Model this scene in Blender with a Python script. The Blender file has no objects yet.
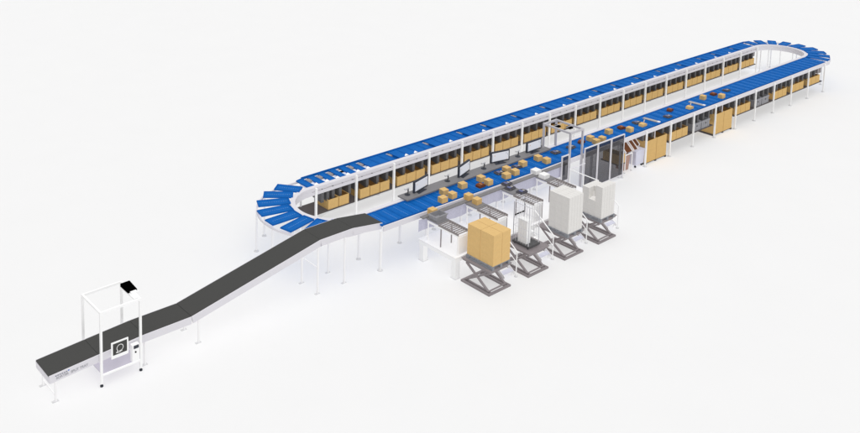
import bpy, bmesh, math, random
from mathutils import Vector, Matrix
random.seed(7)
S = bpy.context.scene
COL = S.collection
PI = math.pi

# ------------------------------------------------------------------ materials
def mat(name, col, rough=.55, spec=.25, var=.03, scale=6.0, metal=0.0, bump=0.0):
    m = bpy.data.materials.new(name); m.use_nodes = True
    nt = m.node_tree; b = nt.nodes['Principled BSDF']
    b.inputs['Roughness'].default_value = rough
    b.inputs['Specular IOR Level'].default_value = spec
    b.inputs['Metallic'].default_value = metal
    tc = nt.nodes.new('ShaderNodeTexCoord')
    n = nt.nodes.new('ShaderNodeTexNoise'); n.inputs['Scale'].default_value = scale
    n.inputs['Detail'].default_value = 3
    nt.links.new(tc.outputs['Object'], n.inputs['Vector'])
    r = nt.nodes.new('ShaderNodeValToRGB')
    lo = [max(0, c * (1 - var)) for c in col]; hi = [min(1, c * (1 + var)) for c in col]
    r.color_ramp.elements[0].color = (*lo, 1); r.color_ramp.elements[0].position = .3
    r.color_ramp.elements[1].color = (*hi, 1); r.color_ramp.elements[1].position = .7
    nt.links.new(n.outputs['Fac'], r.inputs['Fac'])
    nt.links.new(r.outputs['Color'], b.inputs['Base Color'])
    if bump:
        bp = nt.nodes.new('ShaderNodeBump'); bp.inputs['Strength'].default_value = bump
        bp.inputs['Distance'].default_value = .01
        nt.links.new(n.outputs['Fac'], bp.inputs['Height']); nt.links.new(bp.outputs['Normal'], b.inputs['Normal'])
    return m

def glass(name, tint, spec=.04):
    m = bpy.data.materials.new(name); m.use_nodes = True
    nt = m.node_tree; nt.nodes.clear()
    o = nt.nodes.new('ShaderNodeOutputMaterial'); mx = nt.nodes.new('ShaderNodeMixShader')
    t = nt.nodes.new('ShaderNodeBsdfTransparent'); t.inputs['Color'].default_value = (*tint, 1)
    g = nt.nodes.new('ShaderNodeBsdfGlossy'); g.inputs['Roughness'].default_value = .15
    mx.inputs['Fac'].default_value = spec
    nt.links.new(t.outputs[0], mx.inputs[1]); nt.links.new(g.outputs[0], mx.inputs[2]); nt.links.new(mx.outputs[0], o.inputs[0])
    return m

M = dict(
    floor=mat('floor_white', (.805, .805, .807), .9, 0, .004, .4),
    floor_in=mat('floor_bright', (.94, .94, .94), .9, 0, .004, .4),
    white=mat('white_paint', (.93, .93, .93), .45, .25, .01, 3),
    rail=mat('rail_paint', (.70, .685, .725), .5, .2, .015, 2),
    offwhite=mat('offwhite_paint', (.89, .885, .89), .5, .25, .01, 3),
    blue=mat('blue_carrier', (.006, .119, .43), .6, .06, .07, 2.5),
    blue_dk=mat('blue_carrier_edge', (.005, .112, .41), .6, .06, .06, 4),
    dash=mat('carrier_stitch', (.12, .28, .60), .6, .1, .05, 9),
    belt=mat('black_belt', (.062, .062, .060), .75, .15, .06, 60, bump=.1),
    dark=mat('dark_steel', (.085, .084, .087), .6, .2, .10, 5),
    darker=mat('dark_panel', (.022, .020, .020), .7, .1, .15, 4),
    shelf=mat('shelf_board', (.085, .074, .074), .6, .2, .08, 4),
    carton=mat('carton_board', (.64, .42, .165), .8, .1, .045, 7, bump=.05),
    carton_in_shade=mat('carton_inside_shaded', (.34, .20, .075), .85, .05, .05, 7),  # carton board darkened, painting in the shade inside open boxes
    carton2=mat('carton_smooth', (.70, .47, .20), .8, .1, .03, 7),
    tape=mat('carton_seam', (.40, .25, .10), .8, .1, .04, 9),
    brownbox=mat('brown_parcel', (.15, .04, .010), .55, .3, .15, 20),
    grey=mat('counter_grey', (.205, .20, .208), .55, .25, .04, 6),
    lift=mat('lift_steel', (.245, .218, .226), .5, .3, .05, 8),
    pallet=mat('pallet_plastic', (.25, .26, .285), .6, .2, .08, 8),
    tote=mat('tote_plastic', (.29, .29, .31), .55, .25, .05, 8),
    roller=mat('roller_steel', (.25, .225, .225), .4, .4, .08, 12),
    apron=mat('apron_fabric', (.52, .52, .63), .9, .05, .06, 14, bump=.2),
    cart=mat('cart_plastic', (.64, .645, .75), .5, .25, .02, 4),
    cage=mat('cage_wire', (.60, .60, .64), .4, .4, .02, 9),
    black=mat('matt_black', (.001, .001, .001), .9, .0, .1, 8),
    bezel=mat('monitor_bezel', (.035, .04, .055), .45, .3, .08, 9),
    bag=mat('sack_cloth', (.42, .27, .225), .9, .05, .10, 11, bump=.3),
    rust=mat('slide_brown', (.13, .045, .016), .6, .2, .15, 12),
    orange=mat('edge_orange', (.42, .17, .08), .6, .2, .05, 12),
    wbox=mat('white_carton', (.73, .715, .695), .75, .1, .02, 5),
    wbag=mat('white_parcel', (.86, .86, .86), .6, .2, .02, 6),
    traydk=mat('polybag_dark', (.045, .042, .055), .35, .4, .35, 14),
    trayblue=mat('polybag_print', (.13, .15, .30), .4, .4, .30, 20),
    tube=mat('grey_tube', (.42, .40, .39), .5, .3, .1, 10),
    bracket=mat('bracket_grey', (.30, .275, .28), .55, .25, .06, 9),
    foot=mat('foot_grey', (.62, .62, .63), .5, .3, .04, 9),
    caster=mat('caster_rubber', (.03, .035, .045), .6, .25, .1, 9),
    text=mat('print_grey', (.36, .36, .39), .7, .1, .03, 9),
    textdk=mat('print_dark', (.16, .17, .22), .7, .1, .03, 9),
    textbl=mat('print_blue', (.06, .16, .52), .7, .1, .03, 9),
    ui=mat('screen_print_grey', (.45, .5, .58), .5, .1, .05, 9),
    uio=mat('screen_print_orange', (.8, .42, .12), .5, .1, .05, 9),
    glass=glass('tinted_glass', (.43, .425, .44)),
)
def emis(name, col, s):
    m = bpy.data.materials.new(name); m.use_nodes = True
    b = m.node_tree.nodes['Principled BSDF']
    n = m.node_tree.nodes.new('ShaderNodeTexNoise'); n.inputs['Scale'].default_value = 3
    b.inputs['Base Color'].default_value = (.3, .3, .32, 1); b.inputs['Emission Color'].default_value = (*col, 1)
    b.inputs['Emission Strength'].default_value = s; b.inputs['Roughness'].default_value = .4
    return m
M['screen'] = emis('lit_screen', (.80, .82, .88), .55)

M['shelf_shade'] = mat('shaded_shelf', (.50, .48, .55), .5, .2, .03, 2)  # shade beneath the conveyor is painted into this shelf's grey-lavender colour
# ------------------------------------------------------------------ mesh builder
class MB:
    def __init__(s): s.v = []; s.f = []; s.mi = []; s.mats = []
    def _m(s, m):
        if m not in s.mats: s.mats.append(m)
        return s.mats.index(m)
    def add(s, vs, fs, m):
        o = len(s.v); s.v += [tuple(v) for v in vs]; k = s._m(m)
        for f in fs: s.f.append([i + o for i in f]); s.mi.append(k)
        return s
    def box(s, x0, x1, y0, y1, z0, z1, m):
        vs = [(x0,y0,z0),(x1,y0,z0),(x1,y1,z0),(x0,y1,z0),(x0,y0,z1),(x1,y0,z1),(x1,y1,z1),(x0,y1,z1)]
        return s.add(vs, [(3,2,1,0),(4,5,6,7),(0,1,5,4),(1,2,6,5),(2,3,7,6),(3,0,4,7)], m)
    def prism(s, poly, axis, a0, a1, m):
        # poly in the two other axes (in xyz order), extruded along axis
        n = len(poly); vs = []
        for a in (a0, a1):
            for p, q in poly:
                vs.append((a,p,q) if axis == 'x' else (p,a,q) if axis == 'y' else (p,q,a))
        fs = [tuple(range(n)), tuple(range(2*n-1, n-1, -1))] + [(i, i+n, (i+1) % n + n, (i+1) % n) for i in range(n)]
        return s.add(vs, fs, m)
    def bar(s, a, b, w, h, m, up=(0,0,1)):
        a = Vector(a); b = Vector(b); d = (b-a).normalized(); u = Vector(up)
        if abs(d.dot(u)) > .95: u = Vector((1,0,0))
        r = d.cross(u).normalized() * w/2; t = r.cross(d).normalized() * h/2
        vs = [p + i*r + j*t for p in (a, b) for i, j in ((-1,-1),(1,-1),(1,1),(-1,1))]
        return s.add(vs, [(3,2,1,0),(4,5,6,7),(0,1,5,4),(1,2,6,5),(2,3,7,6),(3,0,4,7)], m)
    def cyl(s, a, b, r, m, n=10, r2=None):
        a = Vector(a); b = Vector(b); d = (b-a).normalized(); u = Vector((0,0,1))
        if abs(d.dot(u)) > .95: u = Vector((1,0,0))
        e = d.cross(u).normalized(); g = e.cross(d); r2 = r if r2 is None else r2
        vs = [a + r*(math.cos(2*PI*i/n)*e + math.sin(2*PI*i/n)*g) for i in range(n)] + [b + r2*(math.cos(2*PI*i/n)*e + math.sin(2*PI*i/n)*g) for i in range(n)]
        return s.add(vs, [tuple(range(n)), tuple(range(2*n-1, n-1, -1))] + [(i, i+n, (i+1) % n + n, (i+1) % n) for i in range(n)], m)
    def tube(s, pts, r, m, n=8):
        for a, b in zip(pts, pts[1:]): s.cyl(a, b, r, m, n)
        return s
    def sweep(s, path, prof, m, closed=True):
        # path: (x, y) list, prof: list of (offset along left normal, z)
        n = len(path); k = len(prof); vs = []
        for i, p in enumerate(path):
            a = path[(i-1) % n] if closed or i else path[0]; b = path[(i+1) % n] if closed or i < n-1 else path[-1]
            d = Vector((b[0]-a[0], b[1]-a[1])).normalized(); nx, ny = -d.y, d.x
            for o, z in prof: vs.append((p[0]+nx*o, p[1]+ny*o, z))
        fs = []
        for i in range(n if closed else n-1):
            j = (i+1) % n
            for q in range(k): fs.append((i*k+q, j*k+q, j*k+(q+1) % k, i*k+(q+1) % k))
        if not closed: fs += [tuple(range(k))[::-1], tuple((n-1)*k+q for q in range(k))]
        return s.add(vs, fs, m)
    def mesh(s, name):
        me = bpy.data.meshes.new(name); me.from_pydata(s.v, [], s.f); me.update()
        for m in s.mats: me.materials.append(m)
        me.polygons.foreach_set('material_index', s.mi)
        bm = bmesh.new(); bm.from_mesh(me); bmesh.ops.recalc_face_normals(bm, faces=bm.faces); bm.to_mesh(me); bm.free()
        return me
    def build(s, name, parent=None, loc=(0,0,0), rotz=0):
        o = bpy.data.objects.new(name, s.mesh(name)); COL.objects.link(o)
        o.location = loc; o.rotation_euler = (0,0,rotz)
        if parent is not None: o.parent = parent
        return o

def tag(o, label, cat, group=None):
    o['label'] = label; o['category'] = cat
    if group: o['group'] = group
    return o
def thing(name, label, cat, loc=(0,0,0), rotz=0, group=None):
    o = bpy.data.objects.new(name, None); COL.objects.link(o)
    o.empty_display_size = .2
    o.location = loc; o.rotation_euler = (0,0,rotz)
    return tag(o, label, cat, group)
def dup(root, loc, rotz=None, label=None):
    def cp(o, par):
        c = o.copy(); COL.objects.link(c)
        if par is not None: c.parent = par
        for ch in list(o.children): cp(ch, c)
        return c
    r = cp(root, None); r.location = loc
    if rotz is not None: r.rotation_euler = (0,0,rotz)
    if label: r['label'] = label
    return r
def box(x0, x1, y0, y1, z0, z1, m): return MB().box(x0, x1, y0, y1, z0, z1, m)
ORD = ['first','second','third','fourth','fifth','sixth','seventh','eighth','ninth','tenth','eleventh','twelfth','thirteenth',
       'fourteenth','fifteenth','sixteenth','seventeenth','eighteenth','nineteenth','twentieth']

# ------------------------------------------------------------------ camera
RX, RY = 860.0, 433.0
f, px, py, yaw, pitch, roll = 935.622, 346.734, -84.226, 0.693523, 0.130616, -0.018461
fw = Vector((math.sin(yaw)*math.cos(pitch), math.cos(yaw)*math.cos(pitch), -math.sin(pitch)))
rt0 = Vector((math.cos(yaw), -math.sin(yaw), 0)); dn0 = fw.cross(rt0)
rt = math.cos(roll)*rt0 + math.sin(roll)*dn0; dn = -math.sin(roll)*rt0 + math.cos(roll)*dn0
cam = bpy.data.cameras.new('camera'); co = bpy.data.objects.new('camera', cam); COL.objects.link(co)
CL = Vector((-25.038, -26.967, 19.846))
R = Matrix((rt, -dn, -fw)).transposed().to_4x4(); R.translation = CL
co.matrix_world = R
cam.sensor_width = 36; cam.sensor_fit = 'HORIZONTAL'; cam.lens = f/RX*36
cam.shift_x = (RX/2-px)/RX; cam.shift_y = (py-RY/2)/RX
cam.clip_start = .5; cam.clip_end = 3000
S.camera = co

# ------------------------------------------------------------------ light
w = bpy.data.worlds.new('World'); S.world = w; w.use_nodes = True
bg = w.node_tree.nodes['Background']; bg.inputs['Color'].default_value = (1, 1, 1, 1); bg.inputs['Strength'].default_value = .52
def lamp(name, d, strength, shadow, ang=20, col=(1, 1, 1)):
    L = bpy.data.lights.new(name, 'SUN'); L.energy = strength; L.angle = math.radians(ang); L.color = col
    L.use_shadow = shadow
    o = bpy.data.objects.new(name, L); COL.objects.link(o)
    o.rotation_euler = Vector(d).to_track_quat('Z', 'Y').to_euler()
    o.location = Vector(d)*60
    return o
lamp('soft_key_lamp', (-.15, -.30, .94), .40, True, 70, (1, .998, .995))
lamp('studio_lamp', (-.20, -.42, .88), 1.84, False, 20, (1, .997, .992))
S.view_settings.view_transform = 'Standard'; S.view_settings.look = 'None'
S.view_settings.exposure = 0; S.view_settings.gamma = 1

# ------------------------------------------------------------------ setting
fl = box(-400, 600, -300, 700, -.2, 0, M['floor']).build('floor'); fl['kind'] = 'structure'

# ------------------------------------------------------------------ loop paths
ZT = 2.0
def arc_pts(cx, cy, r, a0, a1, n): return [(cx+r*math.cos(a0+(a1-a0)*i/n), cy+r*math.sin(a0+(a1-a0)*i/n)) for i in range(n+1)]
XR = 40.9
def path(cxl, cy, r, n=28):
    # counter-clockwise seen from above: near straight left to right, right bend, back straight, left bend
    return arc_pts(XR, cy, r, -PI/2, PI/2, n) + arc_pts(cxl, cy, r, PI/2, 3*PI/2, n)
CI, RI = (-.35, 3.41), 1.71
CO, RO = (-.92, 3.42), 2.80
ROR, COR = 3.06, 3.18
outer = arc_pts(XR, COR, ROR, -PI/2, PI/2, 28) + arc_pts(CO[0], CO[1], RO, PI/2, 3*PI/2, 28)
inner = path(CI[0], CI[1], RI)
def yfront(x): return .12 + .20*max(0, min(1, 1-x/9))
fs = MB(); pts = path(1.7, 4.72, 1.28)
fs.add([(x, y, .004) for x, y in pts], [tuple(range(len(pts)))], M['floor_in'])
o = fs.build('bright_floor_sheet'); o['kind'] = 'structure'  # added sheet whose whiter colour stands in for overexposed floor in the loop

loop = thing('sorter_loop', 'long oval sorting conveyor with blue split trays on white legs', 'conveyor', (0,0,0))
# rails (left normal of a counter-clockwise path points inside the loop)
MB().sweep(inner, [(-.11, 1.90), (-.11, 2.02), (.11, 2.02), (.11, 1.90)], M['rail']).build('inner_rail', loop)
sk = MB()
sk.sweep(inner, [(.02, 1.64), (.02, 1.892), (.09, 1.892), (.09, 1.64)], M['rail']).build('inner_skirt', loop)
MB().sweep(outer, [(-.03, 1.84), (-.03, 1.93), (.04, 1.93), (.04, 1.84)], M['rail']).build('outer_rail', loop)
# front fascia along the near straight and the back guard of the far straight
b = MB(); b.sweep([(-.12, yfront(0)-.065), (0, yfront(0)-.065), (9, yfront(9)-.065), (XR+.3, .055)], [(-.033, 1.80), (-.033, 2.02), (.033, 2.02), (.033, 1.80)], M['rail'], False)
b.build('front_fascia', loop)
box(.1, XR+.3, 6.23, 6.27, 1.9, 2.05, M['blue']).build('back_guard', loop)
# slots in the inner skirt
for n in range(68):
    box(0, .11 if n % 2 else .06, -.006, 0, 1.815, 1.845, M['dark']).build('skirt_slot', loop, (.35+.6*n, 5.012, 0))
box(-.2, XR, 5.0085, 5.0115, 1.822, 1.836, M['bracket']).build('skirt_seam', loop)
o = MB()
o.box(3.9, XR, 5.35, 6.1, 1.80, 1.86, M['blue_dk']); o.build('return_pan', loop)
box(-.2, 3.88, 5.30, 5.85, 1.84, 1.87, M['white']).build('return_pan', loop)
box(2.5, XR, .45, 1.5, 1.82, 1.86, M['blue_dk']).build('return_pan', loop)

# carriers: local x across the travel (width), y along the tray, z up, centred
def carrier_mesh(L, W=.627, gap=0, dash=True):
    b = MB(); h = L/2; x0 = -W/2; x1 = W/2-gap
    b.box(x0, x1, -h, h, -.045, 0, M['blue'])
    for e in (-1, 1): b.box(x0+.02, x1-.02, e*h-.05 if e > 0 else -h+.002, h-.002 if e > 0 else -h+.05, .0, .022, M['blue_dk'])
    b.box(x0, x0+.05, -h+.055, h-.055, .0, .018, M['blue_dk'])
    b.box(x1-.05, x1, -h+.055, h-.055, .0, .014, M['blue'])
    if dash:
        n = int(L/.12)
        for i in range(n):
            y = -h*.8+i*(1.6*h)/n
            b.box(-.013-gap/2, .013-gap/2, y, y+.055, .0005, .006, M['dash'])
    return b.mesh('carrier')
items = []   # (mesh, location, rotz, extra)
NEAR_L, FAR_L = 1.38, 1.0
me_near, me_far, me_gap = carrier_mesh(NEAR_L), carrier_mesh(FAR_L, dash=False), carrier_mesh(FAR_L, gap=.22, dash=False)
P = .63
me_gap2 = carrier_mesh(FAR_L, gap=.29, dash=False)
for i in range(65):
    x = .22+P*i; ya = yfront(x)+.045; items.append((me_near, (x, (ya+1.545)/2, ZT), 0, None, (1.545-ya)/NEAR_L))
greys = [.41, 1.0, 1.59, 2.88, 3.49] + [5.34+2.4*k-.0 for k in range(15)]
whites = [.3, .97, 1.5, 2.18, 2.79, 3.39, 5.94, 6.6] + [8.98+2.4*k for k in range(13)]
for i in range(65):
    x = .1+P*i
    g = any(abs(x+.22-q) < P/2 for q in greys); wv = any(abs(x+.22-q) < P/2 for q in whites)
    items.append((me_gap2 if (g or wv) and x < 5 else me_gap if g else me_far, (x, 5.235+FAR_L/2, ZT), 0, (g, wv)))
for side in (0, 1):
    for i in range(9 - (side == 0)):
        a = (PI/2 + (i+.5)*PI/9) if side == 0 else (-PI/2 + (i+.5)*PI/9)
        ci = CI if side == 0 else (XR, CI[1]); c2 = CO if side == 0 else (XR, COR); ro = RO if side == 0 else ROR
        p = Vector((ci[0]+(RI+.13)*math.cos(a), ci[1]+(RI+.13)*math.sin(a))); q = Vector((c2[0]+(ro-.02)*math.cos(a), c2[1]+(ro-.02)*math.sin(a)))
        d = q-p; L = d.length; m = (p+q)/2
        items.append((carrier_mesh(L, .595), (m.x, m.y, ZT+.03), math.atan2(d.y, d.x)-PI/2, None))
items.sort(key=lambda t: (Vector(t[1])-CL).length)
rest = MB()
for n, (me, loc, rz, ex, *sy) in enumerate(items):
    sy = sy[0] if sy else 1
    if n < 100:
        o = bpy.data.objects.new('carrier', me); COL.objects.link(o); o.parent = loop; o.location = loc; o.rotation_euler = (0, -.10 if ex and ex[0] and loc[0] < 5 else 0, rz); o.scale = (1, sy, 1)
    else:
        T = Matrix.Translation(loc) @ Matrix.Rotation(rz, 4, 'Z') @ Matrix.Diagonal((1, sy, 1, 1))
        vs = [T @ v.co for v in me.vertices]
        for mi, mm in enumerate(me.materials):
            rest.add(vs, [tuple(p.vertices) for p in me.polygons if p.material_index == mi], mm) if mi == 0 else None
        k0 = len(rest.v)-len(vs)
        for p in me.polygons:
            if p.material_index:
                rest.f.append([v+k0 for v in p.vertices]); rest.mi.append(rest._m(me.materials[p.material_index]))
o = rest.build('far_carriers', loop); o['kind'] = 'stuff'
for n, (me, loc, rz, ex, *sy) in enumerate(items):
    far = loc[0] > 5
    if ex and ex[0]: MB().prism([(.10, 5.80), (.31, 5.80), (.31, 6.06), (.10, 6.06)], 'z', 1.88, 1.985, M['bracket']).build('grey_bracket', loop, (loc[0], 0, 0))
    if ex and ex[1]: MB().prism([(.04, 5.25), (.30, 5.25), (.30, 5.50), (.10, 5.36)], 'z', 1.9, 2.022 if far else 1.992, M['white']).build('white_bracket', loop, (loc[0], 0, 0))

# legs
def leg(x, y, z1, wdt=.085, m='offwhite', foot=True, base=0.0, name='leg'):
    b = box(-wdt/2, wdt/2, -wdt/2, wdt/2, base+.02, z1, M[m])
    o = b.build(name, loop, (x, y, 0))
    if foot:
        q = MB().cyl((0,0,base), (0,0,base+.025), .11, M['foot'], 12).cyl((0,0,base+.025), (0,0,base+.07), .065, M['foot'], 10, .05)
        q.build('foot_plate', o)
    return o
farx = [2.4*n for n in range(18)]
for x in farx: leg(x, 4.96, 2.0, .09, 'white')
for x in farx[::2]: leg(x, 6.12, 1.84, .07)
nearx = [-.2, 2.2] + [-.45+2.4*k for k in range(2, 18)]
for k, x in enumerate(nearx):
    if k: leg(x, -.035 if k > 6 else .06, 1.98 if k > 6 else 1.79, .078, 'white' if k > 6 else 'offwhite')
    leg(x, 1.70, 1.88, .075)
for a in (147, 117, 186): leg(CO[0]+RO*math.cos(math.radians(a)), CO[1]+RO*math.sin(math.radians(a)), 1.84, .06)
for a in (-68, -36, 0, 36, 70): leg(XR+RO*math.cos(math.radians(a)), CO[1]+RO*math.sin(math.radians(a)), 1.84, .06)
for a in (72, 50, 22, -8): leg(XR+1.66*math.cos(math.radians(a)), CI[1]+1.66*math.sin(math.radians(a)), 1.88, .055)
leg(CI[0]-1.62, 3.55, 1.9, .09, 'white'); leg(CI[0]-1.2, 4.55, 1.88, .07)

# ------------------------------------------------------------------ racks under the loop
def rack(label, L, loc, flip, plates=True, back=True, z0=.70):
    """dark shelf with chute hoods; local x along the run, y into the run (0 = front)"""
    t = thing('shelf_rack', label, 'rack', loc, 0, 'shelf racks under the sorting loop')
    box(0, L, 0, 1.12, z0-.05, z0, M['shelf']).build('shelf', t)
    if back:
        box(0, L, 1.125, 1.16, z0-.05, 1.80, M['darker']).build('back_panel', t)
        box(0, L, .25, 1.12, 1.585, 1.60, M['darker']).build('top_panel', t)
    return t
M['hood'] = mat('hood_steel', (.125, .123, .128), .6, .2, .08, 5)
def hoods(t, xs, z0, z1=1.58, y0=.15, m='hood', wd=.16):
    for x in xs:
        b = MB(); b.prism([(y0, z0), (y0, z1), (1.1, z1), (1.1, z0+.12)], 'x', x-wd/2, x-wd/2+.03, M[m])
        b.prism([(y0, z0), (y0, z1), (1.1, z1), (1.1, z0+.12)], 'x', x+wd/2-.03, x+wd/2, M[m])
        b.box(x-wd/2+.03, x+wd/2-.03, y0, y0+.03, z0+.004, z1, M[m])
        b.build('chute_hood', t)
def open_carton_mesh(W, D, H, th=.02):
    b = MB(); c = M['carton']; ci = M['carton_in_shade']
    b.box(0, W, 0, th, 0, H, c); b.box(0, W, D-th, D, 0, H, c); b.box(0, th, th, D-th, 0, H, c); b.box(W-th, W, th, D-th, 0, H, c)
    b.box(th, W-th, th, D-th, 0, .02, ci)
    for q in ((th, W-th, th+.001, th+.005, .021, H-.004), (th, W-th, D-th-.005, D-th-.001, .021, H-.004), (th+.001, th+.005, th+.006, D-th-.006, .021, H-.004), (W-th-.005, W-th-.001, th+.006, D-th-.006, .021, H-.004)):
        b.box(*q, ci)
    return b.mesh('open_carton')
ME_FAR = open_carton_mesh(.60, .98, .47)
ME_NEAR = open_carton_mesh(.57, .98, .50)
def put(me, name, loc, label, cat, group, rotz=0):
    o = bpy.data.objects.new(name, me); COL.objects.link(o); o.location = loc; o.rotation_euler = (0,0,rotz)
    return tag(o, label, cat, group)
SLOT = ['left', 'middle', 'right']
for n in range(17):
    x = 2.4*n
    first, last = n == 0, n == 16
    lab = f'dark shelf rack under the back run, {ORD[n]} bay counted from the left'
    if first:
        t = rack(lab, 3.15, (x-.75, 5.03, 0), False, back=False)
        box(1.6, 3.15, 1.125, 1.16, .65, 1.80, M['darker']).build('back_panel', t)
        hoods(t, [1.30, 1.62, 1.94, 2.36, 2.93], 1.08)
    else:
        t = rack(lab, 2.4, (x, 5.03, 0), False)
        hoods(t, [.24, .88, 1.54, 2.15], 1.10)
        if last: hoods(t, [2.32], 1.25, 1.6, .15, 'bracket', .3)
    for s in range(3):
        if first and s == 0: continue
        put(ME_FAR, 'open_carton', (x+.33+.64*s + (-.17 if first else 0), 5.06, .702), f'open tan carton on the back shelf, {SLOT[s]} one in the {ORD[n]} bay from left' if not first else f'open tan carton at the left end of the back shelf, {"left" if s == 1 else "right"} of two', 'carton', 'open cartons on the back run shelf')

def tote_mesh(W=.86, D=.6, H=.46):
    b = MB(); m = M['tote']; th = .03
    b.box(0, W, 0, th, 0, H, m); b.box(0, W, D-th, D, 0, H, m); b.box(0, th, th, D-th, 0, H, m); b.box(W-th, W, th, D-th, 0, H, m)
    b.box(th, W-th, th, D-th, 0, .03, m)
    b.box(-.03, W+.03, -.03, -.002, H-.07, H-.012, m); b.box(-.03, -.002, -.001, D, H-.07, H-.012, m)
    for i in range(3): b.box(W*(.2+.3*i)-.012, W*(.2+.3*i)+.012, -.015, -.002, .03, H-.075, m)
    b.box(W*.42, W*.58, -.018, -.006, H*.55, H*.68, M['dark'])
    return b.mesh('plastic_tote')
ME_TOTE = tote_mesh()
near_bays = {9: 'c', 11: 'x', 12: 'c', 13: 't', 14: 'c', 15: 'c', 16: 'c'}
seq = {}
cartbays = [9, 12, 14, 15, 16]
for k in range(7, 17):
    x = -.45+2.4*k+.05
    if k == 7: continue
    kind = {8: 'tall', 9: 'c', 10: 'tote', 11: 'tall', 12: 'c', 13: 'tote', 14: 'c', 15: 'c', 16: 'c'}[k]
    lab = f'dark shelf rack under the front run, {ORD[k-8]} bay after the trolleys'
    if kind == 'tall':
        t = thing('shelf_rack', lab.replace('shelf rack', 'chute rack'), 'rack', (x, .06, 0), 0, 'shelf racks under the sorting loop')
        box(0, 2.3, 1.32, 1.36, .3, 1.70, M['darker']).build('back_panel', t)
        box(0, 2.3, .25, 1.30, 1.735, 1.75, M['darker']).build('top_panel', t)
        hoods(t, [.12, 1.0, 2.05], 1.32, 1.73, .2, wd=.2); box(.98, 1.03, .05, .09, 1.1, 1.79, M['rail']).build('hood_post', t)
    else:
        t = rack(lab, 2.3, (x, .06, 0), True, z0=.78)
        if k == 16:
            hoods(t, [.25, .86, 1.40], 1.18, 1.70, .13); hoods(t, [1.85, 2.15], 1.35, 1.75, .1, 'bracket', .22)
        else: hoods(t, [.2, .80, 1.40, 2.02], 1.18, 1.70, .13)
    if kind == 'c':
        for s in range(3):
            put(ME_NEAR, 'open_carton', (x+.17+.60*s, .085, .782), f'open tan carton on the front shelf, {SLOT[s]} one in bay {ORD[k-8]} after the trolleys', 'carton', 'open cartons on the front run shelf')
    if kind == 'tote':
        for s in range(2):
            put(ME_TOTE, 'plastic_tote', (x+.14+.95*s, .1, .782), f'grey plastic tote on the front shelf, {SLOT[s*2]} of two in the {"nearer" if k == 10 else "farther"} tote bay', 'tote', 'grey totes on the front run shelf')
        put(ME_NEAR, 'open_carton', (x+2.06, .45, .782), f'open tan carton half hidden right of the totes in the {"nearer" if k == 10 else "farther"} tote bay', 'carton', 'open cartons on the front run shelf') if k == 13 else None

def pallet_mesh(W, D, H=.16, m='pallet'):
    b = MB(); q = M[m]
    n = 6
    for i in range(n): b.box(0, W, D*i/n+.012, D*(i+1)/n-.012, H-.03, H, q)
    for j in range(3):
        x = (W-.12)*j/2
        b.box(x, x+.12, 0.004, D-.004, H-.05, H-.031, q)
        for i in range(3): b.box(x+.003, x+.117, (D-.16)*i/2, (D-.16)*i/2+.16, .022, H-.051, q)
        b.box(x, x+.12, 0.002, D-.002, 0, .021, q)
    return b.mesh('pallet')
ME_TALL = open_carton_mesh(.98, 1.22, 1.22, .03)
PL_SH = pallet_mesh(2.08, 1.24, .10, 'shelf')
for k, nm in ((8, 'nearer'), (11, 'farther')):
    x = {8: 18.92, 11: 26.12}[k]
    put(PL_SH, 'pallet', (x, .06, 0), f'low dark pallet under the {nm} pair of tall open cartons', 'pallet', 'low pallets under tall cartons')
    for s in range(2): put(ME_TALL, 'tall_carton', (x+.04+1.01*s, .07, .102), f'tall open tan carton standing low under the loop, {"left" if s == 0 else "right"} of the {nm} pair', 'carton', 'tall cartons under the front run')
# carton seen through the glass screens
t = rack('low dark shelf between the tinted glass and the sack trolley', .60, (16.42, .08, 0), True, back=False, z0=.62)
put(ME_NEAR, 'open_carton', (16.43, .10, .622), 'open tan carton on the low shelf beside the tinted glass', 'carton', 'open cartons on the front run shelf')

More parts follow.
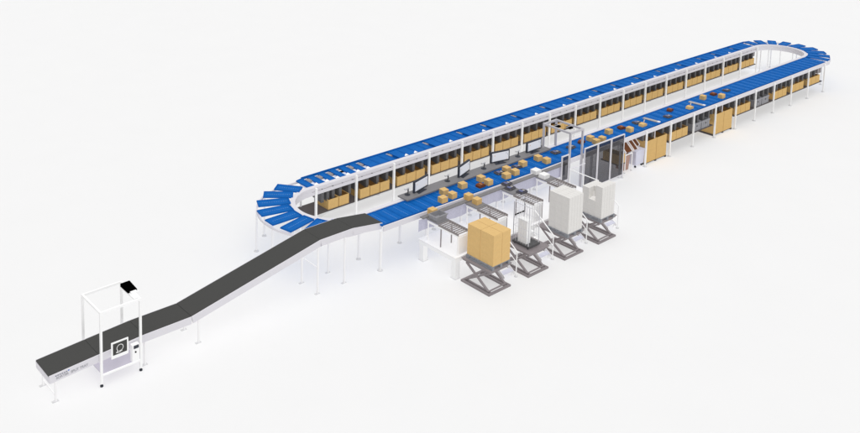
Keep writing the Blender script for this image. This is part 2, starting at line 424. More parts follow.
# ------------------------------------------------------------------ infeed conveyor
Y0, Y1 = .50, 1.66
prof = [(-14.33, .99), (-12.62, 1.075), (-10.95, 1.155), (-9.07, 1.14), (-3.23, 2.27), (-1.55, 2.26), (.06, 2.03)]
inf = thing('infeed_conveyor', 'long white infeed conveyor with black belt climbing to the blue loop', 'conveyor', (0,0,0))
names = ['flat', 'flat', 'flat', 'incline', 'flat', 'decline']
for i, ((xa, za), (xb, zb)) in enumerate(zip(prof, prof[1:])):
    g = .022
    d = Vector((xb-xa, 0, zb-za)).normalized(); n = Vector((-d.z, 0, d.x))
    A = Vector((xa, 0, za)) + d*g; B = Vector((xb, 0, zb)) - d*g
    def sec(o0, o1):
        return [((A+n*o0).x, (A+n*o0).z), ((B+n*o0).x, (B+n*o0).z), ((B+n*o1).x, (B+n*o1).z), ((A+n*o1).x, (A+n*o1).z)]
    b = MB(); q = sec(-.06, .012)
    # rounded nose at both ends
    qq = [q[0], q[1]] + [((B + d*.025*math.sin(PI*t/4) - n*(.024-.036*math.cos(PI*t/4))).x, (B + d*.025*math.sin(PI*t/4) - n*(.024-.036*math.cos(PI*t/4))).z) for t in (3, 2, 1, 0)]
    qq += [((A - d*.025*math.sin(PI*t/4) - n*(.024-.036*math.cos(PI*t/4))).x, (A - d*.025*math.sin(PI*t/4) - n*(.024-.036*math.cos(PI*t/4))).z) for t in (0, 1, 2, 3)]
    b.prism(qq, 'y', Y0+.045, Y1-.045, M['belt']); b.build('belt', inf)
    A = Vector((xa, 0, za)) + d*.004; B = Vector((xb, 0, zb)) - d*.004
    for y in (Y0, Y1-.04):
        s = MB(); s.prism(sec(-.27, -.004), 'y', y, y+.04, M['rail']); o = s.build('side_frame', inf)
    box(0, 1, 0, 1, 0, 1, M['rail'])
    u = MB(); u.prism(sec(-.20, -.16), 'y', Y0+.042, Y1-.042, M['offwhite']); u.build('underside_panel', inf)
    if i in (0, 2, 4):
        e = MB(); e.box(A.x-.002 if i == 0 else xa, (A.x if i == 0 else xa)+.03, Y0+.042, Y1-.042, A.z-.26, A.z-.07, M['rail']); e.build('end_plate', inf)
def inf_leg(x, y, z1, m='offwhite'):
    o = box(-.03, .03, -.03, .03, .015, z1, M[m]).build('leg', inf, (x, y, 0))
    box(-.13, .09, -.055, .055, 0, .014, M['foot']).build('foot_plate', o)
def ztop(x):
    for (xa, za), (xb, zb) in zip(prof, prof[1:]):
        if xa <= x <= xb: return za+(zb-za)*(x-xa)/(xb-xa)
    return 1
for x, cross in ((-14.1, .2), (-8.75, None), (-3.3, 1.1), (-1.93, None)):
    for y in (.57, 1.72 if x > -14 else 1.76):
        inf_leg(x, min(y, 1.62), ztop(x)-.2)
    if cross: MB().bar((x, .60, cross), (x, 1.59, cross), .03, .03, M['offwhite']).build('cross_bar', inf)
inf_leg(-10.9, .57, ztop(-10.9)-.2); inf_leg(-10.9, 1.62, ztop(-10.9)-.2)
leg_o = box(-.045, .045, -.045, .045, .02, 1.75, M['offwhite']).build('leg', inf, (-.1, .42, 0))
MB().cyl((0,0,0), (0,0,.03), .12, M['foot'], 12).build('foot_plate', leg_o)
# lettering on the side frame of the first section
def text(s, size, mtl, parent, loc, rot, name, bold=0.0):
    c = bpy.data.curves.new(name, 'FONT'); c.body = s; c.size = size; c.extrude = .001; c.offset = bold
    o = bpy.data.objects.new(name, c); COL.objects.link(o)
    bpy.context.view_layer.update()
    dg = bpy.context.evaluated_depsgraph_get()
    me = bpy.data.meshes.new_from_object(o.evaluated_get(dg)); me.materials.clear(); me.materials.append(mtl)
    bpy.data.objects.remove(o); 
    q = bpy.data.objects.new(name, me); COL.objects.link(q); q.parent = parent; q.location = loc; q.rotation_euler = rot
    return q
sl = math.atan2(1.075-.99, -12.62+14.33)
text('SORTER', .118, M['text'], inf, (-14.10, Y0-.003, .80), (PI/2, -sl, 0), 'lettering', .004)
text('SPLIT TRAY', .118, M['text'], inf, (-13.60, Y0-.003, .825), (PI/2, -sl, 0), 'lettering', .004)
b = MB()
for i in range(6):
    x = -14.13+.072*i; z = .908+(x+14.33)*math.tan(sl)
    b.box(x, x+.05, Y0-.004, Y0-.002, z-.008, z+.022, M['textdk'])
b.box(-14.13+.072*6, -14.13+.072*6+.05, Y0-.004, Y0-.002, .943, .978, M['textbl'])
b.build('printed_logo', inf)

# ------------------------------------------------------------------ scan gantry over the infeed
ga = thing('scan_gantry', 'white scanning frame on black feet straddling the infeed belt', 'scanning frame', (-12.6, .36, 0))
GW, GD, GH, pw = 1.44, 1.42, 2.62, .074
for x in (0, GW):
    for y in (0, GD):
        o = box(-pw/2, pw/2, -pw/2, pw/2, .10, GH-pw/2-.002, M['white']).build('post', ga, (x, y, 0))
        q = MB().cyl((0,0,.0), (0,0,.045), .055, M['caster'], 12).cyl((0,0,.045), (0,0,.098), .03, M['caster'], 8); q.build('foot', o)
b = MB()
for y in (0, GD): b.box(-pw/2, GW+pw/2, y-pw/2, y+pw/2, GH-pw/2, GH+pw/2, M['white'])
for x in (0, GW): b.box(x-pw/2, x+pw/2, pw/2, GD-pw/2, GH-pw/2+.002, GH+pw/2-.002, M['white'])
b.build('top_frame', ga)
for y in (0, GD): box(pw/2, GW-pw/2, -.025, .025, .36, .42, M['white']).build('lower_beam', ga, (0, y, 0))
box(.045, GW-.045, .03, GD-.03, .37, .40, M['shelf_shade']).build('lower_shelf', ga)
sc = box(.33, .95, -.075, -.045, .87, 1.45, M['white']).build('screen_frame', ga)
b = box(.385, .895, -.082, -.0755, .99, 1.40, M['belt']); b.build('screen', sc)
b = MB(); cx, cz = .64, 1.2
for i in range(22):
    a0 = -1.9+i*5.9/22; a1 = -1.9+(i+1)*5.9/22; r0, r1 = .106, .124
    b.add([(cx+r*math.cos(a), yy, cz+r*math.sin(a)) for yy in (-.0835, -.0825) for a, r in ((a0, r0), (a1, r0), (a1, r1), (a0, r1))], [(0,1,2,3), (7,6,5,4)], M['white'])
b.bar((.57, -.083, 1.10), (.50, -.083, 1.06), .002, .025, M['white']); b.bar((.50, -.083, 1.06), (.60, -.083, 1.045), .002, .02, M['white'])
b.bar((.60, -.083, 1.045), (.72, -.083, 1.075), .002, .02, M['white'])
b.build('screen_emblem', sc)
box(.38, .90, -.03, .0, .86, .96, M['white']).build('screen_bracket', ga)
cb = box(1.10, 1.36, -.06, .10, .46, 1.06, M['white']).build('control_box', ga)
MB().prism([(-.085, .94), (-.062, .92), (-.062, 1.04), (-.085, 1.02)], 'x', 1.15, 1.33, M['bezel']).build('display', cb)
MB().cyl((1.22, -.062, .80), (1.22, -.078, .80), .03, M['black'], 12).build('push_button', cb)
sh = thing('scanner_head', 'black camera head on a white plate atop the infeed scanning frame', 'scanner', (-11.24, 1.02, 2.62))
MB().prism([(-.34, .045), (.34, .045), (.34, .10), (-.34, .10)], 'x', -.14, .22, M['white']).build('mount_plate', sh)
b = MB(); b.prism([(-.27, .115), (.30, .115), (.30, .23), (-.27, .17)], 'x', -.18, .17, M['black']); b.build('camera_body', sh)
box(-.10, .12, -.26, -.37, .102, .16, M['white']).build('side_cover', sh)
box(.045+.2-.36, .27-.36+.2, -.60, .34, .00, .044, M['white']).build('cross_arm', sh)

# ------------------------------------------------------------------ counter, monitors, hand scanners
ct = thing('work_counter', 'long grey counter along the inner side of the front belt', 'counter', (2.2, 1.28, 0))
box(0, 10.0, .0, .62, 2.09, 2.15, M['grey']).build('worktop', ct)
for i in range(5):
    box(.25+2.35*i, .31+2.35*i, .40, .46, 2.022, 2.088, M['rail']).build('bracket', ct)
def monitor(loc, rz, label, W=1.12, H=.54):
    t = thing('monitor', label, 'monitor', loc, rz, 'monitors on the grey counter')
    h = W/2
    b = MB(); b.box(-h, h, .0, .09, .07, .07+H, M['bezel']); o = b.build('casing', t)
    s = box(-h+.06, h-.06, -.006, -.001, .14, .07+H-.055, M['screen']).build('screen', t)
    u = MB()
    for a, c, d, e, m in ((-h+.07, -h+.10, .14, .48, 'ui'), (h-.22, h-.19, .42, .50, 'ui'), (h-.13, h-.10, .36, .44, 'ui'), (-h+.2, -h+.24, .40, .44, 'uio'), (h-.20, h-.17, .15, .19, 'uio'), (-h+.2, h-.3, .155, .165, 'ui')):
        u.box(a, c, -.0085, -.0065, d, e, M[m])
    u.build('screen_marks', s)
    b = MB(); b.box(-.05, .05, .092, .13, .02, .3, M['bezel']); b.build('stem', t)
    b = MB(); b.prism([(-.32, -.10), (.32, -.10), (.24, .16), (-.24, .16)], 'z', .001, .018, M['bezel']); b.build('base', t)
    return t
ROT = [.20, .27, -.21, 0.0]
for (x, y, r, lab) in ((3.36, 1.60, .22, 'dark framed monitor at the left end of the grey counter, turned left'),
                  (6.20, 1.62, .29, 'dark framed monitor on the counter, second from left, turned left'),
                  (8.68, 1.60, -.20, 'dark framed monitor on the counter, third from left, facing the viewer squarely'),
                  (11.15, 1.52, .0, 'dark framed monitor at the right counter end beside the grey scanning frame')):
    monitor((x, y, 2.15), r, lab)
def hand_scanner(loc, label):
    t = thing('hand_scanner', label, 'barcode scanner', loc, 0, 'hand scanners on the grey counter')
    MB().cyl((0,0,0), (0,0,.02), .13, M['bezel'], 14).build('base', t)
    MB().tube([(0,0,.02), (.05,0,.14), (.03,0,.24), (-.03,0,.28)], .03, M['dark']).build('stand', t)
    b = MB(); b.bar((.06,-.0,.31), (-.19,-.03,.30), .085, .06, M['foot']); b.bar((.02,0,.275), (.05,0,.21), .05, .05, M['dark']); b.build('scanner_head', t)
for x, y, lab in ((2.60, 1.70, 'small hand scanner on stand at the left end of the counter'), (5.10, 1.66, 'small hand scanner on stand between the first two monitors'),
                  (7.54, 1.63, 'small hand scanner on stand between the middle two monitors'), (10.03, 1.63, 'small hand scanner on stand between the last two monitors')):
    hand_scanner((x, y, 2.15), lab)

# ------------------------------------------------------------------ packing platform, ledge, chutes
pf = thing('work_platform', 'white raised working platform on thick columns beside the front belt', 'platform', (0,0,0))
PX0, PX1 = 1.74, 11.75
box(PX0, PX1, -2.14, .06, .93, 1.0, M['offwhite']).build('deck', pf)
b = MB(); b.box(PX0+.02, PX1-.02, -2.12, -2.06, .80, .928, M['white']); b.box(PX0+.02, PX0+.08, -2.058, .04, .80, .928, M['white']); b.build('edge_beam', pf)
for k, x in enumerate((1.77, 4.17, 6.57, 8.97, 11.37)):
    for y in (-2.12, -.22):
        o = box(0, .25, 0, .25, .012, .798 if y < -1 else .928, M['white']).build('column', pf, (x+(.085 if y > -1 or True else 0), y+.065, 0))
        box(-.03, .28, -.03, .28, 0, .011, M['foot']).build('base_plate', o)
b = MB()
for y in (-.30, -1.1, -1.95): b.cyl((PX1-.05, y, 1.0), (PX1-.05, y, 1.70), .022, M['white'], 8)
b.tube([(PX1-.05, -.28, 1.70), (PX1-.05, -1.97, 1.70)], .025, M['white']); b.tube([(PX1-.05, -.28, 1.70), (PX1+1.2, -.28, 1.70)], .022, M['rail'])
b.build('guard_rail', pf)
ld = thing('belt_ledge', 'grey ledge with hanging lavender apron along the front belt', 'ledge', (0,0,0))
box(1.75, 11.6, -.20, .01, 1.955, 2.005, M['grey']).build('ledge_top', ld)
ap = MB(); n = 120; vs = []
for i in range(n+1):
    x = 1.55+10.0*i/n; a = .012*math.sin(i*.9)+.008*math.sin(i*2.3+1)
    vs += [(x, -.13, 1.95), (x, -.13+a, 1.42+.02*math.sin(i*.37))]
ap.add(vs, [(2*i, 2*i+1, 2*i+3, 2*i+2) for i in range(n)], M['apron']); ap.build('apron', ld)

def chute(dx, label):
    t = thing('packing_chute', label, 'roller chute', (1.93+dx, -.21, 0), 0, 'packing chutes beside the front belt')
    W = .68
    box(0, W, -.68, 0, 1.925, 1.965, M['grey']).build('slide_plate', t)
    for x in (0, W-.03):
        box(x, x+.03, -1.86, -.69, 1.87, 1.965, M['roller']).build('side_rail', t)
    for i in range(9):
        y = -.76-.132*i
        MB().cyl((.03, y, 1.945), (W-.03, y, 1.945), .026, M['roller'], 8).build('roller', t)
    fr = MB(); fr.box(.0, .035, -1.86, -.05, 1.80, 1.866, M['white']); fr.box(W-.035, W, -1.86, -.05, 1.80, 1.866, M['white']); fr.box(.036, W-.036, -1.86, -1.82, 1.80, 1.866, M['white'])
    fr.build('frame', t)
    for x, y, m in ((.02, -.10, 'white'), (.02, -.86, 'bracket'), (.02, -1.82, 'white'), (W-.02, -.86, 'bracket'), (W-.02, -1.82, 'bracket')):
        box(-.02, .02, -.02, .02, 1.0, 1.798, M[m]).build('leg', t, (x, y, 0))
    box(.06, W-.06, -1.855, -1.845, 1.05, 1.78, M['offwhite']).build('end_sheet', t)
    return t
CH = ['holding a grey tote and one parcel', 'with two parcels waiting at its top', 'with three dark polybags on its plate', 'with two white boxes on its plate']
c0 = chute(0, 'grey roller chute at the left end, '+CH[0])
for k in range(1, 4): dup(c0, (1.93+2.4*k, -.21, 0), 0, 'grey roller chute beside the belt, '+CH[k])

# ------------------------------------------------------------------ stairs between the lifts
def stairs(loc, label):
    t = thing('platform_stairs', label, 'stairs', loc, 0, 'white stairs to the working platform')
    W = .66
    for i in range(4):
        y = -1.18+.30*i; z = .26+.22*i
        box(.02, W-.02, y, y+.24, z-.03, z, M['cart'] if i == 0 else M['white']).build('tread', t)
    for x in (0, W-.018):
        MB().prism([(-1.24, .20), (-1.24, .10), (-1.10, .10), (-.02, .86), (-.02, .98)], 'x', x, x+.018, M['offwhite']).build('stringer', t)
    for y in (-1.12,): box(W-.06, W-.03, y, y+.03, 0, .2, M['offwhite']).build('leg', t)
    r = MB(); r.tube([(W+.03, -1.28, .03), (W+.03, -1.28, 1.10), (W+.03, -.20, 1.86), (W+.03, .05, 1.86)], .024, M['white'], 8)
    r.cyl((W+.03, .05, 1.86), (W+.03, .05, 1.0), .024, M['white'], 8)
    r.tube([(W+.03, -1.28, .62), (W+.03, -.30, 1.32)], .016, M['white'], 8)
    r.cyl((W+.03, -1.28, 0), (W+.03, -1.28, .03), .075, M['foot'], 12)
    r.build('handrail', t)
    return t
SN = ['right of the lift with the tan cartons', 'right of the lift with the wire cage', 'right of the lift with the full white stack', 'right of the lift with the notched white stack']
s0 = stairs((3.36, -2.15, 0), 'slim white stairs with handrail '+SN[0])
for k in range(1, 4): dup(s0, (3.36+2.4*k, -2.15, 0), 0, 'slim white stairs with handrail '+SN[k])

# ------------------------------------------------------------------ lift tables
def lift_table(loc, label):
    t = thing('lift_table', label, 'lift table', loc, 0, 'scissor lift tables')
    m = M['lift']; W, D = 1.33, 1.55; b = MB()
    for x in (0, .17, W-.26, W-.09): b.box(x, x+.085, -D, 0, .0, .075, m)
    for y in (-D+.001, -.091): b.box(.001, W-.006, y, y+.09, .002, .078, m)
    b.build('base_frame', t)
    for x, y0, y1 in ((.13, -D+.15, -.18), (.19, -.18, -D+.15), (W-.19, -D+.15, -.18), (W-.25, -.18, -D+.15)):
        MB().bar((x, y0, .11), (x, y1, .86), .05, .10, m, (1,0,0)).build('scissor_arm', t)
    for y, z in ((-.18, .115), (-D+.15, .115), (-.18, .855), (-D+.15, .855), (-D/2, .485)): MB().cyl((.1, 0, 0), (W-.12, 0, 0), .03, m, 8).build('cross_shaft', t, (0, y, z))
    b = MB(); b.box(.06, W+.06, -D+.06, .06, .955, .995, m); b.box(.10, W+.02, -D+.10, -D+.16, .89, .954, m); b.box(.10, W+.02, -.04, .02, .89, .954, m)
    b.box(.10, .16, -D+.161, -.041, .89, .954, m); b.box(W-.04, W+.02, -D+.161, -.041, .89, .954, m)
    b.build('platform', t)
    return t
LN = ['grey scissor lift table carrying the stack of tan cartons', 'grey scissor lift table carrying the white wire cage', 'grey scissor lift table carrying the full white carton stack', 'grey scissor lift table carrying the notched white carton stack']
l0 = lift_table((1.96, -2.26, 0), LN[0])
for k in range(1, 4): dup(l0, (1.96+2.4*k, -2.26-.02*k, 0), 0, LN[k])
ZP = .997
# load 1: tan cartons, 2 x 2 x 4 (the ones nobody sees are left out)
PM = pallet_mesh(1.08, 1.44)
put(PM, 'pallet', (2.16, -3.76, ZP), 'grey plastic pallet under the tan carton stack', 'pallet', 'grey pallets on the lift tables')
def solid_carton(W, D, H, m, seam=None, g=.004):
    b = MB(); b.box(g, W-g, g, D-g, 0, H-.004, m)
    if seam: b.box(W*.5-.004, W*.5+.004, g, D-g, H-.0035, H-.0015, seam)
    return b.mesh('carton')
CW, CD, CHh = .515, .71, .325
MC = solid_carton(CW, CD, CHh, M['carton2'], None, .007)
LAY = ['bottom', 'second', 'third', 'top']
for z in range(4):
    for i in range(2):
        for j in range(2):
            if i == 1 and j == 1 and z < 3: continue
            put(MC, 'carton', (2.19+i*CW, -3.75+j*CD, ZP+.164+z*CHh), f'smooth tan carton of the lift stack, {LAY[z]} layer, {["left","right"][i]} {["front","back"][j]} corner', 'carton', 'tan cartons stacked on the lift table')
# load 2: wire cage
rc = thing('roll_cage', 'white wire cage trolley on a dark base standing on the lift', 'roll cage', (4.66, -3.52, ZP))
b = MB(); b.box(0, .74, -.02, .88, .06, .15, M['dark']); 
for x in (.08, .36, .64): b.box(x-.04, x+.04, .03, .85, .035, .059, M['dark'])
b.build('base', rc)
for x in (.05, .62):
    for y in (.06, .76): MB().box(x, x+.05, y, y+.05, 0, .034, M['caster']).build('foot', rc)
def grid(a, u, v, nu, nv, r):
    g = MB(); a, u, v = Vector(a), Vector(u), Vector(v)
    for i in range(nu+1): g.cyl(a+u*i/nu, a+u*i/nu+v, r if 0 < i < nu else .018, M['cage'], 6)
    for j in range(nv+1): g.cyl(a+v*j/nv, a+v*j/nv+u, r if 0 < j < nv else .014, M['cage'], 6)
    return g
grid((.03, .03, .13), (0, .82, 0), (0, 0, 1.72), 6, 5, .0065).build('left_mesh', rc)
grid((.69, .03, .13), (0, .82, 0), (0, 0, 1.72), 6, 5, .0065).build('right_mesh', rc)
grid((.03, .85, .13), (.66, 0, 0), (0, 0, 1.72), 5, 5, .0065).build('back_mesh', rc)
MB().bar((.06, .82, 1.26), (.67, .82, 1.26), .035, .045, M['black']).build('strap', rc)
wp = MB()
wp.box(0, .26, 0, .46, 0, 1.02, M['wbag']); o = wp.build('white_parcel', None, (4.76, -3.32, ZP+.152)); tag(o, 'tall white wrapped parcel standing left inside the wire cage', 'parcel')
wp = MB(); wp.box(0, .19, 0, .36, 0, .60, M['wbag']); wp.box(.0, .035, -.012, -.001, .0, .60, M['black'])
o = wp.build('white_parcel', None, (5.09, -3.12, ZP+.152)); tag(o, 'shorter white parcel with a black strip inside the wire cage', 'parcel')
# load 3 and 4: white cartons
def white_stack(x, y, nx, ny, nz, W, D, H, keep, what, stack):
    me = solid_carton(W, D, H, M['wbox'], None, .004)
    rows = ['bottom'] + [ORD[i]+' lowest' for i in range(1, nz-1)] + ['top']
    for k in range(nz):
        for i in range(nx):
            for j in range(ny):
                if not keep(i, j, k): continue
                up = keep(i, j, k+1) if k+1 < nz else False; fr = j > 0 and keep(i, j-1, k); lf = i > 0 and keep(i-1, j, k)
                if up and fr and lf: continue
                put(me, 'white_carton', (x+i*W, y+j*D, ZP+.164+k*H), f'white carton of {what}, {rows[k]} layer, {ORD[i]} from left, {["front","middle","back"][j]} row', 'carton', stack)
PM2 = pallet_mesh(1.05, 1.12)
put(PM2, 'pallet', (6.86, -3.87, ZP), 'grey plastic pallet under the full white carton stack', 'pallet', 'grey pallets on the lift tables')
white_stack(6.90, -3.85, 5, 3, 5, .195, .355, .325, lambda i, j, k: 0 <= k < 5, 'the full white stack', 'white cartons in the full stack')
put(PM2, 'pallet', (9.24, -3.87, ZP), 'grey plastic pallet under the notched white carton stack', 'pallet', 'grey pallets on the lift tables')
def kp(i, j, k):
    if k < 0 or k > 5: return False
    if j == 0: return k < 6
    if j == 1: return k < (3 if i < 2 else 5)
    return k < 5
white_stack(9.28, -3.85, 5, 3, 6, .195, .355, .245, kp, 'the notched white stack', 'white cartons in the notched stack')

# ------------------------------------------------------------------ grey gantry and screens
g2 = thing('scan_gantry', 'grey scanning frame standing over the front belt beside the monitors', 'scanning frame', (12.02, .10, 0))
W2, D2, H2 = 1.0, 1.55, 3.38
M['gant'] = mat('gantry_grey', (.52, .505, .535), .45, .3, .03, 5)
for x, y in ((0, 0), (W2, 0), (0, D2), (W2, D2)):
    zb = .02 if y == 0 else 2.025
    if y == 0: y = -.09
    o = box(-.045, .045, -.045, .045, zb, H2-.045, M['gant']).build('post', g2, (x, y, 0))
b = MB()
for y in (-.09, D2): b.box(-.045, W2+.045, y-.045, y+.045, H2-.044, H2+.045, M['gant'])
for x in (0, W2): b.box(x-.045, x+.045, -.044, D2-.046, H2-.042, H2+.043, M['gant'])
b.build('top_frame', g2)
for x, y, lab in ((12.28, 1.05, 'black flat scanner in the top of the grey frame, left one'), (12.62, .55, 'black flat scanner in the top of the grey frame, right one')):
    t = thing('scanner_head', lab, 'scanner', (x, y, H2-.02))
    b = MB(); b.prism([(-.13, -.15), (.13, -.15), (.15, .13), (-.11, .13)], 'z', .0, .07, M['black']); b.build('camera_body', t)
    MB().bar((-.24, 0, .085), (.36, 0, .085), .03, .025, M['gant']).build('mount_bar', t)
def glass_screen(x0, x1, y, z0, z1, label):
    t = thing('glass_screen', label, 'glass screen', (x0, y, 0), 0, 'tinted glass screens beside the loop')
    W = x1-x0; b = MB(); fwd = .03
    b.box(0, .05, -fwd, fwd, z0+.02, z1, M['rail']); b.box(W-.05, W, -fwd, fwd, z0+.02, z1, M['rail'])
    b.box(.051, W-.051, -fwd+.003, fwd-.003, z1-.05, z1-.001, M['rail']); b.box(.051, W-.051, -fwd+.003, fwd-.003, z0+.16, z0+.20, M['rail'])
    b.build('frame', t)
    box(.051, W-.051, -.004, .004, z0+.201, z1-.051, M['glass']).build('glass_pane', t)
    for x in (.025, W-.025): MB().cyl((x, 0, z0), (x, 0, z0+.02), .09, M['foot'], 12).build('foot_plate', t)
for i, (a, c) in enumerate(((13.02, 14.13), (14.15, 15.28), (15.30, 16.46))):
    glass_screen(a, c, -.15, 0, 2.42, ['left panel of the three tall tinted glass screens', 'middle panel of the three tall tinted glass screens', 'right panel of the three tall tinted glass screens'][i])
glass_screen(11.10, 11.66, -.22, 1.0, 2.48, 'narrow tinted glass screen standing on the platform by the grey frame')

# ------------------------------------------------------------------ trolleys under the loop right of the screens
st = thing('sack_trolley', 'white framed trolley holding a brown sack right of the glass screens', 'trolley', (17.05, .10, 0))
b = MB()
for x in (0, .62):
    for y in (0, .75): b.cyl((x, y, .05), (x, y, 1.0), .028, M['white'], 8)
b.tube([(0,0,1.0), (.62,0,1.0), (.62,.75,1.0), (0,.75,1.0), (0,0,1.0)], .028, M['white'], 8); b.build('frame', st)
for x in (0, .62):
    for y in (0, .75): MB().cyl((x, y, 0), (x, y, .05), .05, M['foot'], 10).build('foot', st)
def sack(x0, x1, y0, y1, z0, z1, m):
    b = MB(); vs = []; n = 20; rows = 6
    for k in range(rows+1):
        t = k/rows; z = z0+(z1-z0)*t; sc = .86+.14*math.sin(PI*min(1, t*1.1)*.5)
        for i in range(n):
            a = 2*PI*i/n; c, s_ = math.cos(a), math.sin(a)
            e = .35; X = math.copysign(abs(c)**e, c); Y = math.copysign(abs(s_)**e, s_)
            wob = 1+.03*math.sin(5*a+k*1.3)
            vs.append(((x0+x1)/2+X*(x1-x0)/2*sc*wob, (y0+y1)/2+Y*(y1-y0)/2*sc*wob, z))
    fs = [tuple(range(n))[::-1]] + [(k*n+i, k*n+(i+1) % n, (k+1)*n+(i+1) % n, (k+1)*n+i) for k in range(rows) for i in range(n)]
    b.add(vs, fs, m); return b
sack(.05, .57, .05, .70, .08, .92, M['bag']).build('sack', st)
bt = thing('bin_trolley', 'pale lavender plastic bin trolley on dark casters under the loop', 'trolley', (18.10, .12, 0))
b = MB(); m = M['cart']
b.prism([(0, .16), (.74, .16), (.78, .92), (-.03, .92)], 'y', 0, .03, m); b.prism([(0, .16), (.74, .16), (.78, .92), (-.03, .92)], 'y', .77, .80, m)
b.prism([(.031, .16), (.769, .16), (.769, .92), (.031, .92)], 'x', -.028, .0, m); b.prism([(.031, .16), (.769, .16), (.769, .92), (.031, .92)], 'x', .742, .775, m)
b.box(.0, .741, .031, .769, .17, .20, m); b.box(-.06, .81, -.03, .83, .921, .95, m); b.build('bin', bt)
for x in (.08, .66):
    for y in (.08, .72):
        b = MB(); b.cyl((x-.02, y, .06), (x+.02, y, .06), .06, M['caster'], 12); b.box(x-.025, x+.025, y-.02, y+.02, .122, .158, M['caster']); b.build('caster', bt)
def slide(loc, W, label, n=1):
    t = thing('discharge_slide', label, 'slide', loc, 0, 'brown discharge slides under the loop')
    MB().prism([(.62, 1.72), (.62, 1.69), (.02, 1.12), (.0, 1.15)], 'x', .05, W-.05, M['rust']).build('slide_bed', t)
    for x in (0, W-.048):
        MB().prism([(.64, 1.80), (.62, 1.66), (.0, 1.06), (-.03, 1.18)], 'x', x-.012, x+.022, M['white']).build('side_rail', t)
        MB().prism([(.64, 1.79), (.62, 1.67), (.0, 1.07), (-.02, 1.17)], 'x', x+.024, x+.047, M['orange']).build('edge_strip', t)
slide((17.0, .06, 0), .62, 'brown discharge slide above the sack trolley')
slide((17.72, .06, 0), .0+.40, 'brown discharge slide above the lavender bin trolley')
slide((18.35, .35, 0), .38, 'brown discharge slide tucked against the post by the tall cartons')

# ------------------------------------------------------------------ goods on the belt and the chutes
def parcel_mesh(W=.32, D=.30, H=.24):
    b = MB(); b.box(-W/2, W/2, -D/2, D/2, 0, H, M['carton2'])
    b.box(-W/2-.0006, W/2+.0006, -.02, .02, -.0, H+.0006, M['carton'])
    return b.mesh('parcel')
ME_P = parcel_mesh(); ME_P2 = parcel_mesh(.35, .29, .235)
ZB = 2.026
parcels = [(3.48,.34),(4.09,.87),(4.13,.39),(5.28,.85),(6.52,.85),(6.5,.37),(7.73,.35),(8.31,.84),(8.38,.38),(9.48,.82),(10.65,.83),(10.73,.37),(15.0,.90),(15.42,.45),(14.85,.42),(16.65,.91),(17.83,.4),(26.17,.9),(27.34,.36)]
order = sorted(range(len(parcels)), key=lambda i: parcels[i][0])
rank = {i: r for r, i in enumerate(order)}
for i, (x, y) in enumerate(parcels):
    put(ME_P if i % 3 else ME_P2, 'parcel', (x+.06, y+.08, ZB), f'small closed tan parcel on the blue front belt, {ORD[rank[i]]} counted from the left', 'parcel', 'tan parcels on the front belt', random.uniform(-.12, .12))
bro = [((6.09,.47), 'beside the second monitor'), ((14.4,1.01), 'just right of the grey scanning frame'), ((17.92,.98), 'above the trolleys'), ((22.72,.99), 'alone between the two long grey packages'), ((27.54,1.0), 'between the two rightmost tan parcels')]
def brown_mesh():
    b = MB(); b.prism([(-.20, 0), (.20, 0), (.185, .10), (.09, .135), (-.1, .13), (-.195, .09)], 'y', -.14, .14, M['brownbox'])
    b.box(-.05, .04, -.08, .08, .128, .138, M['orange']); return b.mesh('brown_parcel')
MBR = brown_mesh()
for (x, y), s in bro: put(MBR, 'brown_parcel', (x, y+.03, ZB), 'glossy brown parcel on the blue belt '+s, 'parcel', 'brown parcels on the front belt', random.uniform(-.2, .3))
def poly_mesh(W=.54, D=.40, H=.06):
    b = MB(); n = 18; vs = []
    for k, (sc, z) in enumerate(((.96, 0), (1, H*.4), (.9, H*.85), (.55, H))):
        for i in range(n):
            a = 2*PI*i/n; c, s_ = math.cos(a), math.sin(a); e = .4
            vs.append((math.copysign(abs(c)**e, c)*W/2*sc, math.copysign(abs(s_)**e, s_)*D/2*sc, z+.012*math.sin(3*a+k)*(k > 0)))
    fs = [tuple(range(n))[::-1], tuple(3*n+i for i in range(n))] + [(k*n+i, k*n+(i+1) % n, (k+1)*n+(i+1) % n, (k+1)*n+i) for k in range(3) for i in range(n)]
    b.add(vs, fs, M['traydk'])
    b.box(-W*.28, W*.02, -D*.22, D*.26, H*1.0+.014, H+.022, M['trayblue']); b.box(W*.06, W*.26, -D*.2, D*.1, H+.014, H+.021, M['tube'])
    return b.mesh('polybag')
MPB = poly_mesh()
pol = [((7.92,.97), 'behind the parcels below the third monitor'), ((9.16,.94), 'left of the tenth tan parcel'), ((12.17,.97), 'just left of the grey scanning frame'), ((13.37,.94), 'within the grey scanning frame'), ((19.32,.98), 'between a brown parcel and the first grey package'), ((21.64,.5), 'in front of a lone brown parcel'), ((28.93,.95), 'farthest right of all goods')]
for (x, y), s in pol: put(MPB, 'polybag', (x+.05, y+.03, ZB), 'flat dark polybag on the blue belt '+s, 'polybag', 'dark polybags on the front belt', random.uniform(-.2, .2))
def tube_mesh():
    b = MB(); b.box(-.12, .12, -.42, .42, 0, .035, M['tube']); b.box(-.09, .09, -.56, -.421, .003, .05, M['wbag']); return b.mesh('long_package')
MT = tube_mesh()
for (x, y), s in (((20.41,.82), 'nearer the trolleys'), ((25.13,.80), 'farther along the belt')): put(MT, 'long_package', (x, y, ZB), 'long grey package with white end lying across the belt, '+s, 'package', 'long grey packages', .1)
def small_mesh():
    b = MB(); b.prism([(-.2, 0), (.2, 0), (.22, .12), (.1, .16), (-.16, .14)], 'y', -.14, .14, M['carton2']); b.tube([(.16, .05, .15), (.3, .1, .26)], .03, M['tube']); return b.mesh('small_package')
MS = small_mesh()
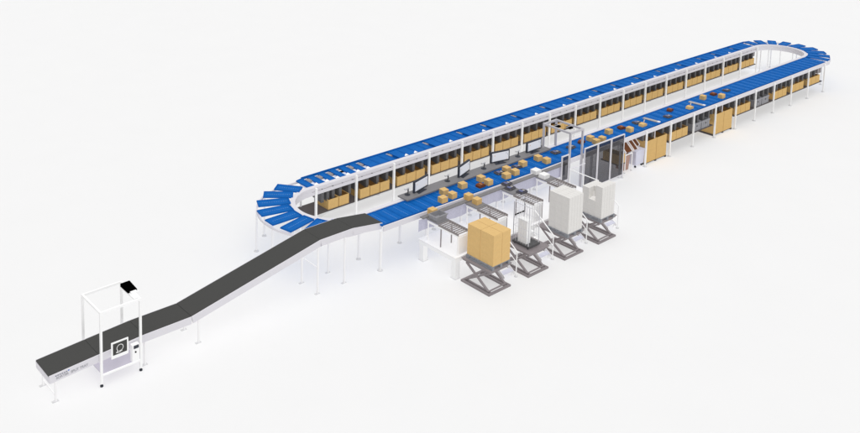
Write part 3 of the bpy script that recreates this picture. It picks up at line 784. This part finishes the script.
for (x, y), s in (((19.23,.55), 'above the tall cartons'), ((24.01,.55), 'left of the farther grey package')): put(MS, 'small_package', (x, y, ZB), 'small tan package with grey handle on the belt '+s, 'package', 'small handled packages')
# on the chutes
ZC = 1.968
put(ME_P, 'parcel', (2.36, -.13, 2.007), 'small tan parcel on the ledge behind the grey open tote', 'parcel', None)
def tray_tote():
    b = MB(); m = M['tote']; W, D, H = .66, .46, .24; e = .05
    def wall(p, q, axis, a0, a1): b.prism(p, axis, a0, a1, m)
    b.prism([(e, 0), (W-e, 0), (W, H), (0, H)], 'y', 0, .025, m); b.prism([(e, 0), (W-e, 0), (W, H), (0, H)], 'y', D-.025, D, m)
    b.prism([(e, 0), (e+.025, 0), (.03, H-.001), (.002, H-.001)], 'y', .026, D-.026, m); b.prism([(W-e-.025, 0), (W-e, 0), (W-.002, H-.001), (W-.03, H-.001)], 'y', .026, D-.026, m)
    b.box(e+.026, W-e-.026, .026, D-.026, .002, .02, m)
    b.box(-.03, W+.03, -.03, -.001, H-.04, H-.003, m); b.box(-.03, -.001, 0, D, H-.04, H-.003, m)
    return b.mesh('open_tote')
put(tray_tote(), 'open_tote', (1.93, -.78, ZC), 'grey open plastic tote on the left roller chute', 'tote', None)
put(ME_P, 'parcel', (4.68, -.06, 2.007), 'small tan parcel at the head of the second roller chute', 'parcel', None)
put(ME_P, 'parcel', (4.72, -.53, ZC), 'small tan parcel in front on the second roller chute plate', 'parcel', None)
for x, y, z, s in ((7.30, -.02, 2.007, 'back one'), (7.12, -.38, ZC, 'middle one'), (7.24, -.98, 1.975, 'front one over the rollers')): put(MPB, 'polybag', (x, y, z), 'dark polybag on the third roller chute, '+s, 'polybag', 'dark polybags on the third chute', .1)
MW = solid_carton(.40, .36, .19, M['wbag'])
for x, y, z, s in ((9.20, -.20, 2.007, 'back one'), (9.17, -.72, ZC, 'front one')): put(MW, 'white_box', (x, y, z), 'small white box on the fourth roller chute, '+s, 'box', 'white boxes on the fourth chute')
